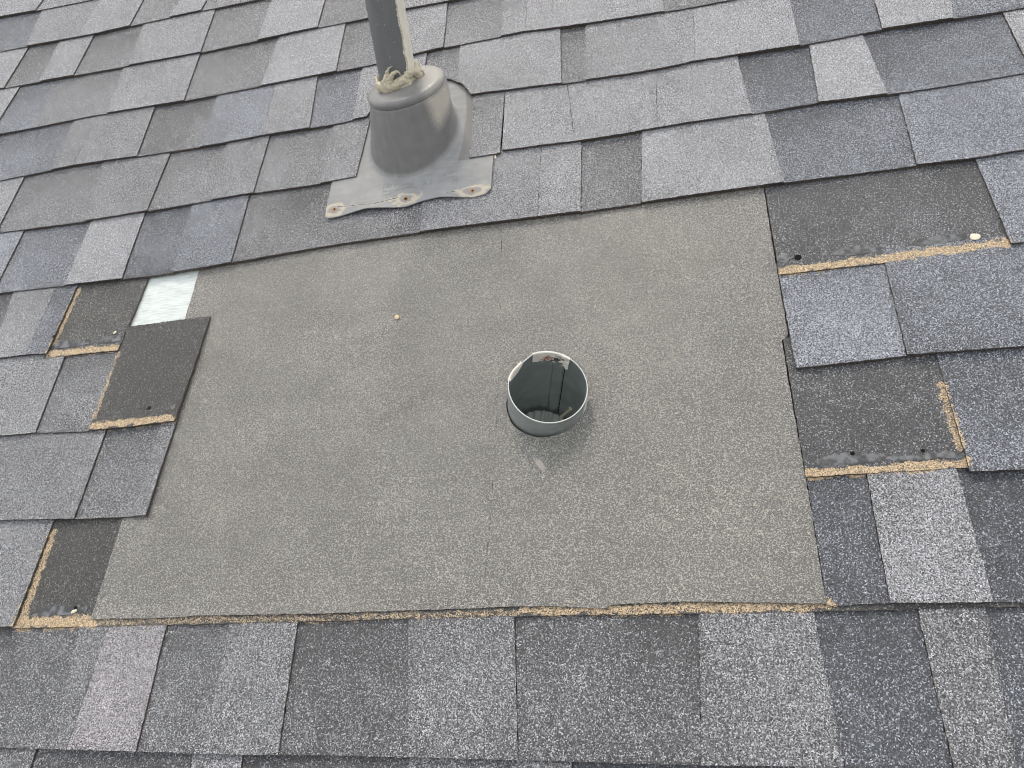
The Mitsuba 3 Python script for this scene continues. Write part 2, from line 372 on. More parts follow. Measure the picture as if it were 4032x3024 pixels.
def piece_poly(k, left, right, above=None, gap=0.0):
    """left, right: functions u(v)"""
    vb = nominal(k)
    ul, ur = left(vb) + gap, right(vb) - gap
    us = np.linspace(ul, ur, max(3, int(abs(ur - ul) / .03)))
    low = np.column_stack([us, lip(k, us)])
    a = k - 1 if above is None else above
    top_v = lip(a, us) + 0.016
    ut = np.array([left(np.median(top_v)) + gap + (right(np.median(top_v)) - gap - left(np.median(top_v)) - gap) * t for t in np.linspace(0, 1, len(us))])
    top = np.column_stack([ut, top_v])
    low[0, 0], low[-1, 0] = left(low[0, 1]) + gap, right(low[-1, 1]) - gap
    return Polygon(np.vstack([low, top[::-1]]))


def line(b):
    u0, v0, u1, v1 = b
    m = (u0 - u1) / (v0 - v1)
    m = max(-.12, min(.12, m))
    um, vm = (u0 + u1) / 2, (v0 + v1) / 2
    return lambda v: um + m * (v - vm)


def const(u):
    return lambda v: u + 0 * v


def run(k, items, cut=None, lift=0.0):
    """items: pieces separated by boundaries; open ends are filled with more tabs beyond the frame"""
    seq, left, pend = [], None, None
    k = int(str(k).rstrip('LR'))
    if isinstance(items[0][0], float):
        left = line(items[0])
        items = items[1:]
    else:                                                   # fill to the left
        first = line(items[1])(nominal(k))
        u, lv, chain = first - rng.uniform(.14, .24), items[0][0], []
        b0 = u
        left = const(b0)
        while u > U0:
            w = rng.uniform(.1, .24)
            lv = 'B' if lv == 'R' else 'R'
            seq.append((const(u - w), const(u), lv, rng.uniform(.45, .65) if lv == 'R' else rng.uniform(.38, .5), rng.choice([0, 0, 1])))
            u -= w
    for it in items:
        if it == 'BOOT':
            continue
        if isinstance(it[0], str):
            pend = it
        else:
            r = line(it)
            seq.append((left, r, *pend))
            left, pend = r, None
    if pend:
        u = left(nominal(k)) + rng.uniform(.14, .24)
        seq.append((left, const(u), *pend))
        lv = pend[0]
        while u < U1:
            w = rng.uniform(.1, .24)
            lv = 'B' if lv == 'R' else 'R'
            seq.append((const(u), const(u + w), lv, rng.uniform(.45, .65) if lv == 'R' else rng.uniform(.38, .5), rng.choice([0, 0, 1])))
            u += w
    for l, r, lv, tone, hue in seq:
        # a raised tab stands clear of its neighbours by a hair; a recessed one runs a little under them
        p = piece_poly(k, l, r, gap=0.0003 if lv == 'R' else 0.0)
        if cut is not None:
            p = p.difference(cut)
        put('roof__shingle', p, k, lv, tone, hue, off=lift)


for k in (-1, 0):
    run(k, [['R', .6, 0], [-.9, nominal(k) + .14, -.9, nominal(k)], ['B', .45, 0]])
for k in (1, 2, 3, 4):
    run(k, ROWS[k])
r5 = list(ROWS[5])
i = r5.index('BOOT')
r5[i] = [-.153, .43, -.153, .286]
run(5, r5, cut=BOOT_CUT)
r6 = ROWS[6]
i = r6.index('BOOT')
run(6, r6[:i] + [[-.243, .28, -.2475, .148]])
run(6, [[-.0025, .28, -.0015, .149]] + r6[i + 1:])
k = put('roof__shingle', Polygon([(-.0555, .1465), (-.0300, .1462), (-.0045, .1472), (-.0035, .31), (-.058, .31), (-.0595, .28), (-.0535, .2134)]), 6, 'B', .56, 0, off=.0024)
tag(k, 'torn shingle piece with its upper layer gone, tucked over the right of the boot flange')
run(7, ROWS[7])
run('8L', ROWS['8L'])
run('8R', ROWS['8R'])
run('9L', ROWS['9L'])
run('9R', ROWS['9R'], lift=.0014)
run('10L', ROWS['10L'])
run('10R', ROWS['10R'])
run('11L', ROWS['11L'])
run('11R', ROWS['11R'])
run(12, ROWS[12])
run(13, ROWS[13])
run(14, [['R', .5, 0], [-.2, -.86, -.2, -1.0], ['B', .4, 1]])
for k, lab, pts, off, tone in (
        (9, 'dark unweathered strip bared under the left shingles, beside the white underlayment', [(-.742, -.1505), (-.67, -.150), (-.6045, -.1512), (-.5945, .012), (-.742, .012)], .0008, .27),
        (10, 'dark bared shingle top that overlaps the left edge of the big sheet', [(-.604, -.2915), (-.53, -.291), (-.4640, -.2885), (-.4585, -.20), (-.4555, -.106), (-.50, -.1055), (-.6005, -.107)], .0046, .26),
        (9, 'dark bared shingle top at the upper right of the sheet', [(.3765, -.1485), (.50, -.1485), (.66, -.148), (.66, .014), (.3785, .014)], .0010, .29),
        (11, 'dark bared shingle top at the right of the sheet, below the overhanging tab', [(.367, -.4285), (.43, -.4285), (.545, -.4285), (.545, -.262), (.47, -.244), (.3685, -.242)], .0012, .27),
        (12, 'dark bared strip of shingle at the lower left corner of the sheet', [(-.70, -.5725), (-.3, -.5730), (0, -.5722), (.35, -.5755), (.72, -.575), (.72, -.556), (.35, -.556), (.34, -.53), (-.49, -.53), (-.49, -.415), (-.70, -.415)], .0007, .25)):
    key = put('roof__bared_shingle', Polygon(pts), k, 'R', tone, 0 if pts[0][0] > 0 else 3, off=off)
    tag(key, lab)

# boards and felt under the shingles, with the hole for the duct
DUCT_C, DUCT_AX = np.array([.0821, -.3042, .0299]), np.array([.25, -.03, 1.0])
DUCT_AX /= np.linalg.norm(DUCT_AX)
hole = DUCT_C - DUCT_AX * .037
HOLE = Polygon([(hole[0] + .0525 * math.cos(t), hole[1] + .0515 * math.sin(t)) for t in np.linspace(0, 6.283, 60)[:-1]])
deck = shapely.box(-1.62, -1.12, 1.2, 1.27).difference(HOLE)
v, f = slab(deck, lambda u, v: 0 * u - .0140, .004, step=.004, jit=0, grid=.15)
obj('roof__deck', (v, f), 'deck_mat')
tag('roof', 'sloping roof of grey blended laminated shingles', 'roof', kind='structure')

v, f = slab(Polygon([(-.612, -.17), (-.49, -.17), (-.49, .02), (-.612, .02)]), lambda u, v: 0 * u - .0112, .001, jit=.0002, step=.006)
tag(obj('roof__white_underlayment', (v, f), 'white_mat'), 'strip of white woven underlayment bared beside the left edge of the sheet')

# ---------------------------------------------------------------- the big sheet round the duct
def sheet_z(dz):
    def z(u, v):
        w = meshkit.noise(np.stack([np.asarray(u) * 7, np.asarray(v) * 7, np.full(np.shape(u), 2.5)], -1)) - .5
        lift = .0012 * np.exp(-((np.asarray(v) + .566) / .012) ** 2) * (0.4 + 1.2 * meshkit.noise(np.stack([np.asarray(u) * 11, 0 * np.asarray(u), 0 * np.asarray(u)], -1)))
        return np.interp(v, [-.6, -.56, -.42, -.3, .1], [-.0034, -.0036, -.0066, -.0084, -.0088]) + dz + w * .0009 + lift
    return z


left_edge = [(-.5045, .03), (-.5030, -.05), (-.506, -.30), (-.507, -.5635)]
bottom = [(-.415, -.565), (-.349, -.5632), (-.2, -.5645)]
seam = [(.0035, -.5630), (.0075, -.45), (.0085, -.25), (.0065, -.15), (.002, .03)]
bottom_r = [(.038, -.5622), (.081, -.5632), (.143, -.5672), (.1475, -.5632), (.226, -.5622), (.312, -.566), (.3655, -.5685)]
right_edge = [(.3667, -.46), (.3662, -.30), (.3667, -.246), (.3750, -.238), (.3755, -.10), (.3770, .03)]
PL = Polygon(left_edge + bottom + [(a - .0003, b) for a, b in seam])
PR = Polygon(seam[:1] + bottom_r + right_edge + seam[:0:-1]).difference(HOLE)
for poly, dz in ((PL, 0.0), (PR, .0006)):
    v, f = slab(poly, sheet_z(dz), .0018, step=.004, jit=.00035, grid=.018)
    obj('underlayment_sheet__panel', (v, f), 'sheet_mat')
tag('underlayment_sheet', 'big flat grey speckled underlayment sheet bared in the middle of the roof, round the duct', 'roofing sheet')

# ---------------------------------------------------------------- old sealant smears, nail holes, loose chips
def smear(pts, k, off=.0007, key='roof__sealant_smear'):
    p = Polygon(catmull(np.array(pts + pts[:1]), 5)[:-1]).buffer(0)
    base = ztop(k, 'R', off)
    v, f = slab(p, lambda u, v: base(u, v) + .0006 * meshkit.noise(np.stack([u * 160, v * 160, 0 * u], -1)), .002, step=.0022, jit=.0011, grid=.005)
    return obj(key, (v, f), 'sealant_mat')


smear([(.3775, -.1173), (.3872, -.1149), (.3984, -.1207), (.3893, -.1286), (.3780, -.1265)], 9, .0013)
smear([(.441, -.1247), (.4617, -.1174), (.4904, -.1181), (.5045, -.1243), (.4881, -.1308), (.4595, -.1302)], 9, .0013)
smear([(.5391, -.1217), (.5643, -.1157), (.5989, -.1165), (.598, -.1251), (.5725, -.1287), (.5467, -.1284)], 9, .0013)
smear([(.3775, -.409), (.4136, -.4017), (.4459, -.407), (.4779, -.4104), (.5024, -.4088), (.5268, -.4105), (.526, -.4187), (.5086, -.4164), (.4844, -.4175), (.4527, -.4143), (.4194, -.4180), (.385, -.4185)], 11, .0015)
smear([(-.732, -.1264), (-.7158, -.1201), (-.6893, -.1254), (-.6677, -.1235), (-.668, -.1334), (-.7321, -.1335)], 9, .0013)
smear([(-.655, -.1284), (-.6277, -.1225), (-.608, -.1203), (-.608, -.1324), (-.64, -.1338)], 9, .0013)
smear([(-.598, -.2668), (-.5704, -.2639), (-.5409, -.2629), (-.530, -.2686), (-.5514, -.2735), (-.5908, -.2737)], 10, .0043)
smear([(-.514, -.2648), (-.4911, -.2606), (-.4671, -.2616), (-.4674, -.2706), (-.49, -.2695)], 10, .0043)
smear([(-.5993, -.5501), (-.5725, -.5447), (-.5208, -.547), (-.5227, -.5551), (-.5673, -.5581), (-.5895, -.5575)], 12, .0012)


def disc(u, v, z, r, h, key, mat, N=10, wob=.25, smooth=False):
    t = np.linspace(0, 2 * np.pi, N, endpoint=False)
    rr = r * (1 + wob * (nrng.random(N) - .5))
    base = np.column_stack([u + rr * np.cos(t), v + rr * np.sin(t), np.full(N, z)])
    top = base.copy()
    top[:, :2] = [u, v] + (base[:, :2] - [u, v]) * .8
    top[:, 2] += h
    return obj(key, loft([base, top], cap1=True), mat, smooth)


for u, v, k, off, r in ((.4029, -.124, 9, .0009, .0052), (-.6217, -.1145, 9, .0009, .0035), (-.5128, -.2634, 10, .0040, .0042), (.4905, -.4065, 11, .0030, .0022), (-.5358, -.5487, 12, .0018, .0026), (.4195, -.404, 11, .0026, .0026), (-.7345, -.112, 8, .0004, .003)):
    disc(u, v, float(ztop(k, 'R', off)(np.array([u]), np.array([v]))[0]), r, .0007, 'roof__nail_hole', 'hole_mat')


def chip(key, u, v, z, sx, sy, sz, mat, label, ang=0.0):
    m = trimesh.creation.icosphere(2)
    w = m.vertices * (1 + .35 * (meshkit.noise(m.vertices * 1.7 + u * 40)[:, None] - .5)) * [sx, sy, sz]
    ca, sa = math.cos(ang), math.sin(ang)
    w = np.column_stack([w[:, 0] * ca - w[:, 1] * sa + u, w[:, 0] * sa + w[:, 1] * ca + v, np.maximum(w[:, 2], -sz * .6) + z + sz * .55])
    key = obj(key, (w, m.faces), mat)
    tag(key, label, 'debris chip')


chip('wood_chip', -.1465, -.1454, -.0075, .0036, .0042, .0014, 'chip_mat', 'small yellow wood chip lying on the sheet left of the duct', .5)
chip('wood_chip', .6105, -.1250, -.0035, .0062, .0050, .0012, 'pale_chip_mat', 'round pale chip lying on the tan grit line at the upper right', .2)
chip('wood_chip', -.6205, -.1168, -.0035, .0034, .0022, .0012, 'pale_chip_mat', 'tiny white chip on the dark bared strip beside the white underlayment', .7)
chip('wood_chip', -.5352, -.5535, -.0035, .0042, .0022, .0012, 'pale_chip_mat', 'tiny pale chip on the sealant at the lower left corner of the sheet', .4)
chip('wood_chip', -.0125, .1425, -.0045, .0016, .0045, .0012, 'pale_chip_mat', 'small pale splinter poking out under the torn shingle right of the boot', .1)

# ---------------------------------------------------------------- the open metal duct
def metal_col(p, n, uv):
    u, v, h = roofuv(p)
    a = fbm(u * 60, v * 60, h * 60, octaves=3)
    st = noise(u * 30, v * 30, h * 900)
    return mi.Color3f(.44, .485, .475) * (.72 + .35 * a + .12 * (st - .5))


scene['galvanised_mat'] = plain(proc(metal_col), .36, .5, .65)
scene['rim_mat'] = plain((.75, .76, .74), .3, .5, .8)
RIMN = np.array([.287, -.0575, 1.0])
RIMN /= np.linalg.norm(RIMN)
R0, ND = .049, 96
tt = np.linspace(0, 2 * np.pi, ND, endpoint=False)
# the upper left of the rim is dented inwards
dent = np.exp(-((np.angle(np.exp(1j * (tt - 2.45)))) / .33) ** 2)
rimr = R0 * (1 - .055 * dent)


def duct_ring(depth, r, N=ND):
    t = np.linspace(0, 2 * np.pi, N, endpoint=False)
    a, b, _ = frame(RIMN)
    r = np.broadcast_to(r, (N,))
    return DUCT_C + r[:, None] * (np.cos(t)[:, None] * a + np.sin(t)[:, None] * b) - DUCT_AX * np.reshape(depth, (-1, 1) if np.ndim(depth) else ())


notch = .0035 * np.clip(1 - ((tt - 2.2) / .2) ** 4, 0, 1) * (.8 + .4 * meshkit.noise(np.stack([tt * 16, 0 * tt, 0 * tt], -1)))
fade = lambda d: R0 * (1 - .055 * dent * math.exp(-d / .012))
outer = [duct_ring(d + notch, fade(d)) for d in (.0,)] + [duct_ring(d, fade(d)) for d in (.005, .010, .02, .04, .08)] + [duct_ring(.20, R0)]
inner = [duct_ring(d + notch, fade(d) - .0007) for d in (.0,)] + [duct_ring(d, fade(d) - .0007) for d in (.005, .010, .02, .04, .08)] + [duct_ring(.20, R0 - .0007)]
obj('metal_duct__pipe', join((loft(outer)[0], loft(outer)[1][:, ::-1]), loft(inner)), 'galvanised_mat', 35)
rim = [duct_ring(notch + .0003, rimr + .0004), duct_ring(notch - .0006, rimr + .0001), duct_ring(notch - .0006, rimr - .0009), duct_ring(notch + .0006, rimr - .0012)]
obj('metal_duct__rim', (loft(rim)[0], loft(rim)[1]), 'rim_mat')
NC = 192
tc = np.linspace(0, 2 * np.pi, NC, endpoint=False)
crimp = .0012 * np.sin(tc * 26)
cr = [duct_ring(.157 + .0012 * np.sin(tc * 26), .0445 + crimp, NC), duct_ring(.175, .0448 + crimp, NC), duct_ring(.225, .046 + crimp * .6, NC), duct_ring(.30, .047, NC)]
obj('metal_duct__crimped_collar', loft(cr, cap1=True), 'rim_mat', 40)


def on_wall(t, depth, inset=.0):
    """a point on the inner wall, t the angle, inset towards the axis"""
    a, b, _ = frame(RIMN)
    t, depth = np.asarray(t, float), np.asarray(depth, float)
    r = R0 - .0007 - np.asarray(inset)
    return DUCT_C + (r * np.cos(t))[..., None] * a + (r * np.sin(t))[..., None] * b - depth[..., None] * DUCT_AX


def wall_patch(t0, t1, d0, d1, inset, nt=12, nd=24):
    tg, dg = np.meshgrid(np.linspace(t0, t1, nt), np.linspace(d0, d1, nd))
    ins = np.full(tg.shape, inset)
    ins[:, 0] = ins[:, -1] = 0
    P_ = on_wall(tg, dg, ins)
    return loft(P_, closed=False)


SEAM_T = 1.08
obj('metal_duct__seam', wall_patch(SEAM_T, SEAM_T + .33, .004, .158, .0012), 'galvanised_mat')
obj('metal_duct__seam', wall_patch(SEAM_T - .030, SEAM_T - .004, .004, .158, .0005, 4), 'hole_mat')


def paper_col(p, n, uv):
    u, v, h = roofuv(p)
    return mi.Color3f(.80, .76, .68) * (.9 + .14 * noise(u * 240, v * 240, h * 240))


scene['paper_mat'] = plain(proc(paper_col), .5, .4)
scene['red_ink_mat'] = plain((.28, .045, .035), .6, .3)
scene['black_ink_mat'] = plain((.06, .035, .03), .6, .3)
# the sticker: it folds over the rim and hangs down inside; its lower edge is torn
TL0, TL1 = 1.98, .95
def sticker_pt(s, w):
    """s 0..1 from left to right, w metres down from the rim"""
    s, w = np.asarray(s, float), np.asarray(w, float)
    t = TL0 + (TL1 - TL0) * s
    crum = meshkit.fbm(np.stack([s * 9, w * 260, 0 * s], -1), 3) - .5
    ins = .0012 + .0016 * crum * np.clip((s - .45) * 4, 0.15, 1.6) + .0030 * np.clip(s - .7, 0, 1) * np.clip(w / .02, 0, 1)
    return on_wall(t, w, ins)
sg = np.linspace(0, 1, 70)
low = .0185 + .0035 * sg + .0035 * (meshkit.fbm(np.stack([sg * 26, 0 * sg, 0 * sg], -1), 3, 4) - .5) + .004 * np.exp(-((sg - .93) / .06) ** 2)
rows = []
for q in np.linspace(-.05, 1, 18):
    rows.append(sticker_pt(sg, np.maximum(low * q, -.0012)))
over = [duct_ring(0, R0)[0:0]]
a_, b_, _ = frame(RIMN)
tS = TL0 + (TL1 - TL0) * sg
outp = lambda d, r: DUCT_C + (r * np.cos(tS))[:, None] * a_ + (r * np.sin(tS))[:, None] * b_ - d * DUCT_AX
lap = .006 + .003 * meshkit.fbm(np.stack([sg * 14, 0 * sg, 0 * sg], -1), 3, 8)
rows = [outp(0, R0 + .0011) - (lap[:, None]) * DUCT_AX, outp(.0, R0 + .0011), outp(-.0016, R0 + .0003)] + rows
obj('duct_sticker__paper', loft(rows, closed=False), 'paper_mat', True)


def wall_text(txt, height, s0, w0, ang, mat, bold=True):
    m = meshkit.text_mesh(txt, height, .0002, bold)
    x, y, z = m.vertices.T
    ca, sa = math.cos(ang), math.sin(ang)
    X, Y = x * ca - y * sa, x * sa + y * ca
    width = abs(TL1 - TL0) * R0
    m2 = sticker_pt(s0 + X / width, w0 - Y)
    cen = DUCT_C - DUCT_AX * .01
    d = m2 - cen
    d -= (d @ DUCT_AX)[:, None] * DUCT_AX
    d /= np.linalg.norm(d, axis=1, keepdims=True)
    key = obj('duct_sticker__lettering', (m2 - d * (z + .00035)[:, None], m.faces[:, ::-1]), mat)
    return key


wall_text('VEL', .0068, .305, .0205, .72, 'red_ink_mat')
wall_text('UB-FX', .0034, .47, .0210, .80, 'black_ink_mat')
wall_text('TED', .0040, .60, .0195, .80, 'black_ink_mat')
wall_text('D', .0038, .795, .0205, .80, 'black_ink_mat')
tag('duct_sticker', 'torn white sticker with red and black lettering folded over the rim of the open duct', 'sticker')
# tape scrap on the dented upper left of the rim
tq = np.linspace(2.36, 3.02, 24)
wid = .013 * np.sin(np.linspace(.05, np.pi - .05, 24)) ** .8
scrap = [DUCT_C + (R0 * (1 - .055 * np.exp(-((tq - 2.45) / .33) ** 2)) * 1.0 + o)[:, None] * (np.cos(tq)[:, None] * a_ + np.sin(tq)[:, None] * b_) - (d * wid + .0 + e)[:, None] * DUCT_AX for o, d, e in ((.0009, .4, 0), (.0009, 0, -.0008), (-.0018, 0, -.0008), (-.0022, .35, 0), (-.0026, .7, 0), (-.0022, 1., 0))]
obj('duct_sticker__scrap', loft(scrap, closed=False), 'paper_mat', True)
tag('metal_duct', 'open galvanised metal duct standing up through the grey sheet', 'duct')


def screw():
    key = 'screw'
    p0, p1 = SCREW0, SCREW1
    d = p1 - p0
    L = np.linalg.norm(d)
    d /= L
    n = 130
    s = np.linspace(0, 1, n)
    core = np.where(s < .82, .0013, .0013 * (1 - (s - .82) / .18) + .00005)
    obj('screw__shank', tube(p0 + s[:, None] * L * d, core, 12), 'screw_mat', 40)
    a, b, _ = frame(d)
    th = s * 2 * np.pi * 10
    rr = np.where(s < .82, .0021, .0021 * (1 - (s - .82) / .18) + .0002)
    hel = p0 + (s * L)[:, None] * d + rr[:, None] * (np.cos(th)[:, None] * a + np.sin(th)[:, None] * b)
    obj('screw__thread', tube(catmull(hel, 2), .00042, 5), 'screw_mat', True)
    obj('screw__head', loft([ring(p0 - d * h, d, r, 12) for h, r in ((.0, .0035), (.0022, .0032), (.0028, .001))][::-1], cap1=True, cap0=True), 'screw_mat')
    tag('screw', 'zinc screw poking through the right wall into the open duct', 'screw')


scene['screw_mat'] = plain((.75, .70, .55), .4, .5, .3)
SCREW0, SCREW1 = on_wall(.6586, .1183, .0), on_wall(.8624, .1468, .012)
screw()

# ---------------------------------------------------------------- the rubber boot and the vent pipe
CAPC, CAPN, CAPR = np.array([-.1431, .2432, .083]), np.array([-.057, .262, 1.0]), .0644
PIPEC, PIPER = np.array([-.1573, .2634, .083]), .0297
PIPEA = np.array([.0636, .667, 1.0])
PIPEA /= np.linalg.norm(PIPEA)
CONE = (-.1565, .225, .0735, .095)


def flange_z(u, v):
    w = meshkit.noise(np.stack([np.asarray(u) * 26, np.asarray(v) * 26, 0 * np.asarray(u)], -1)) - .5
    edge = np.exp(-((np.asarray(v) - .058) / .014) ** 2)
    return np.interp(v, [.05, .07, .10, .145, .25, .37], [.0022, .0018, .0008, -.0030, -.0072, -.0112]) + w * .0012 + edge * .0022 * np.sin(np.asarray(u) * 55 + .6)


low_edge = [(-.2907, .1369), (-.2886, .0738), (-.2888, .0634), (-.2851, .0596), (-.2781, .0592), (-.2182, .0660), (-.1850, .0628), (-.1542, .0605), (-.1272, .0657), (-.0976, .0675), (-.0600, .0618), (-.0431, .0600), (-.0230, .0628), (-.0150, .0710), (-.0157, .1373)]
FL = Polygon(low_edge + [(-.0157, .24), (-.03, .31), (-.07, .355), (-.153, .372), (-.23, .35), (-.275, .3), (-.29, .22)])
FL = FL.difference(Polygon([(CONE[0] + CONE[2] * 1.1 * math.cos(t), CONE[1] + CONE[3] * 1.1 * math.sin(t)) for t in np.linspace(0, 6.283, 73)[:-1]]))


def boot_col(p, n, uv):
    u, v, h = roofuv(p)
    mott = fbm(u * 70, v * 70, h * 70, octaves=4)
    fine = noise(u * 900, v * 900, h * 900)
    q = dr.sqrt(dr.square((u - CONE[0]) / CONE[2]) + dr.square((v - CONE[1]) / CONE[3]))
    cone = dr.maximum(smoothstep(1.16, 0.99, q + (mott - .5) * .05), smoothstep(.012, .02, h))
    tab = smoothstep(.0015, .0, dr.abs(u + .166) - .007) * smoothstep(.123, .1245, v)
    band = smoothstep(-.0695, -.0675, u + .004 * (mott - .5) + .8 * dr.square(v - .235)) * smoothstep(.145, .147, v)
    grey = mi.Color3f(.185, .183, .180) * (.84 + .24 * mott + .12 * noise(u * 220, h * 25, v * 30) + .10 * (fine - .5))
    light = mi.Color3f(.275, .278, .28) * (.78 + .34 * mott + .12 * noise(u * 40, v * 260, 2) + .08 * (fine - .5))
    c = mix(light, grey, dr.maximum(dr.maximum(cone, band), tab))
    # bare pale plastic that the spray missed: the right of the cone and of the cap
    bare = smoothstep(-.108, -.088, u + .35 * (v - .18) + (fine - .5) * .006) * smoothstep(.026, .056, h + (fine - .5) * .01) * smoothstep(1.12, 1.05, q)
    bare *= dr.select((h - .083) > -.262 * (v - .2432) + .057 * (u + .1431) - .016, .35, .85)
    c = mix(c, mi.Color3f(.55, .51, .43) * (.9 + .2 * mott), bare)
    # torn, pale patches round the nails
    for a, b, rx, ry, s in ((-.1535, .0759, .020, .011, .0), (-.0446, .0725, .023, .010, .3), (-.2744, .0745, .017, .012, .6)):
        d = dr.sqrt(dr.square((u - a) / rx) + dr.square((v - b) / ry)) + (fbm(u * 110, v * 160, s, octaves=3) - .5) * 1.1
        c = mix(c, mi.Color3f(.52, .46, .36), smoothstep(.50, .85, d) * smoothstep(1.35, .90, d) * .85)
        c = mix(c, mi.Color3f(.30, .27, .25), smoothstep(.62, .45, d) * .6)
        d0 = dr.sqrt(dr.square(u - a) + dr.square(v - b))
        c = mix(c, mi.Color3f(.33, .19, .08), smoothstep(.0055, .003, d0) * .85)
    # cracks
    for a, b, e, g, hw in ((-.268, .0795, -.205, .0745, .0009), (-.205, .0745, -.165, .0815, .0011), (-.09, .0735, -.058, .0765, .0006)):
        k = dr.clip(((u - a) * (e - a) + (v - b) * (g - b)) / ((e - a) ** 2 + (g - b) ** 2), 0, 1)
        d = dr.sqrt(dr.square(u - a - k * (e - a)) + dr.square(v - b - k * (g - b))) + (noise(u * 260, v * 260) - .5) * .0016
        c = mix(c, mi.Color3f(.07, .06, .05), smoothstep(hw, hw * .4, d) * .9)
        c = mix(c, mi.Color3f(.5, .46, .4), smoothstep(hw * 2.6, hw * 1.6, d) * smoothstep(hw, hw * 1.3, d) * .5)
    return c


scene['boot_mat'] = bumped(proc(boot_col), lambda p, n, uv: noise(p.x * 700, p.y * 700, p.z * 700), .00012, .0004, .32, .5)
v, f = slab(FL, flange_z, .0016, step=.004, jit=.0002, grid=.006)
scene['flange_mat'] = bumped(proc(boot_col), lambda p, n, uv: noise(p.x * 700, p.y * 700, p.z * 700), .00012, .0004, .6, .35)
obj('pipe_boot__flange', (v, f), 'flange_mat', 40)
NB = 96
tb = np.linspace(0, 2 * np.pi, NB, endpoint=False)
ca_, cb_, cn_ = frame(CAPN)
pip = ring(PIPEC, PIPEA, PIPER, NB)
# where the pipe goes through the cap
hh = ((CAPC - PIPEC) @ cn_) / (PIPEA @ cn_)


def pipe_cut(r, up):
    """the pipe's outline, r metres thick, on the plane of the cap lifted by up"""
    a, b, _ = frame(PIPEA)
    base = PIPEC + r * (np.cos(tb)[:, None] * a + np.sin(tb)[:, None] * b)
    k = ((CAPC + cn_ * up - base) @ cn_) / (PIPEA @ cn_)
    return base + k[:, None] * PIPEA


def cap_ring(r, up):
    return CAPC + r * (np.cos(tb)[:, None] * ca_ + np.sin(tb)[:, None] * cb_) + cn_ * up


def base_ring(k, dz):
    u, v = CONE[0] + CONE[2] * k * np.cos(tb), CONE[1] + CONE[3] * k * np.sin(tb)
    return np.column_stack([u, v, flange_z(u, v) + dz])


plate = [pipe_cut(PIPER + .001, .007), pipe_cut(PIPER + .0035, .006), pipe_cut(PIPER + .006, .0022)]
plate += [plate[-1] * (1 - s) + cap_ring(.055, .0006) * s for s in (.35, .7, 1.0)]
plate += [cap_ring(.0595, -.0006), cap_ring(.0622, -.0020), cap_ring(.0640, -.0042), cap_ring(.0648, -.0070), cap_ring(.0646, -.0100), cap_ring(.0636, -.0122)]
neck = cap_ring(.0650, -.0150)
bot = base_ring(1.0, .009)
side = [cap_ring(.0634, -.0126), cap_ring(.0645, -.0138), neck] + [neck * (1 - s) + bot * s for s in np.linspace(.08, 1, 14)] + [base_ring(1.015, .0048), base_ring(1.05, .0018), base_ring(1.13, .0001)]
v, f = loft(plate[::-1])
obj('pipe_boot__cap', (v, f), 'boot_mat', True)
v, f = loft(side[::-1])
obj('pipe_boot__cone', (v, f), 'boot_mat', True)


def emboss(txt, h, u, v, ang, bold=False, cone=False):
    m = meshkit.text_mesh(txt, h, .0004, bold)
    x, y, z = m.vertices.T
    ca, sa = math.cos(ang), math.sin(ang)
    U, V = u + x * ca - y * sa, v + x * sa + y * ca
    return np.column_stack([U, V, flange_z(U, V) + z - .00005]), m.faces


def bar(pts, r=.0005):
    p = np.array([[u, v, float(flange_z(np.array([u]), np.array([v]))[0]) + .0001] for u, v in pts])
    return tube(p, r, 6)


marks = [emboss('3" ALL-FLASH', .0036, -.177, .1048, .02), emboss('NO. CAULK REQ', .0028, -.172, .0992, .02), emboss('Oatey', .0058, -.164, .1100, .04, True),
         bar([(-.1946, .0883), (-.1952, .105), (-.1950, .118), (-.1925, .1215)]), bar([(-.150, .121), (-.1175, .1235), (-.1150, .121), (-.1148, .10)]), bar([(-.164, .1088), (-.148, .1092)]),
         bar([(-.192, .0985), (-.1815, .0988)]), bar([(-.192, .0905), (-.1815, .0908), (-.1815, .0985)]), bar([(-.1765, .0965), (-.136, .0975)]), bar([(-.0930, .1165), (-.0840, .1185)], .0006),
         bar([(-.0995, .1010), (-.0950, .1060), (-.0925, .1020)], .0004), bar([(-.0800, .1060), (-.0750, .1020)], .0006)]
marks += [bar([(-.0882 + .0062 * math.cos(a), .1175 + .0062 * math.sin(a)), (-.0882 + .0088 * math.cos(a), .1175 + .0088 * math.sin(a))], .0004) for a in np.linspace(0, 6.283, 13)[:-1]]
marks += [bar([(-.0778 + .0072 * math.cos(a), .104 + .0058 * math.sin(a)) for a in np.linspace(0, 6.283, 24)], .0004), bar([(-.1868 + .0052 * math.cos(a), .1110 + .0050 * math.sin(a)) for a in np.linspace(0, 6.283, 24)], .0005)]
marks += [emboss('S4', .0046, -.1905, .1087, 0), emboss('PVC', .0028, -.1285, .1065, .05), emboss('ABS', .0028, -.1280, .1025, .05), emboss('CI', .0028, -.1275, .0985, .05)]
obj('pipe_boot__raised_lettering', join(*marks), 'flange_mat')
for u, v, rust in ((-.1535, .0759, True), (-.0446, .0725, False), (-.2744, .0755, False)):
    z = float(flange_z(np.array([u]), np.array([v]))[0])
    disc(u, v, z + .0001, .0030 if rust else .0018, .0007 if rust else .0005, 'pipe_boot__nail' if rust else 'pipe_boot__nail_hole', 'rust_mat' if rust else 'hole_mat', 14, .1)
disc(-.1535, .0759, float(flange_z(np.array([-.1535]), np.array([.0759]))[0]) + .001, .0016, .0003, 'pipe_boot__nail_hole', 'hole_mat', 10)
tag('pipe_boot', 'grey plastic pipe boot with a wavy nailed flange, round the vent pipe', 'pipe flashing')

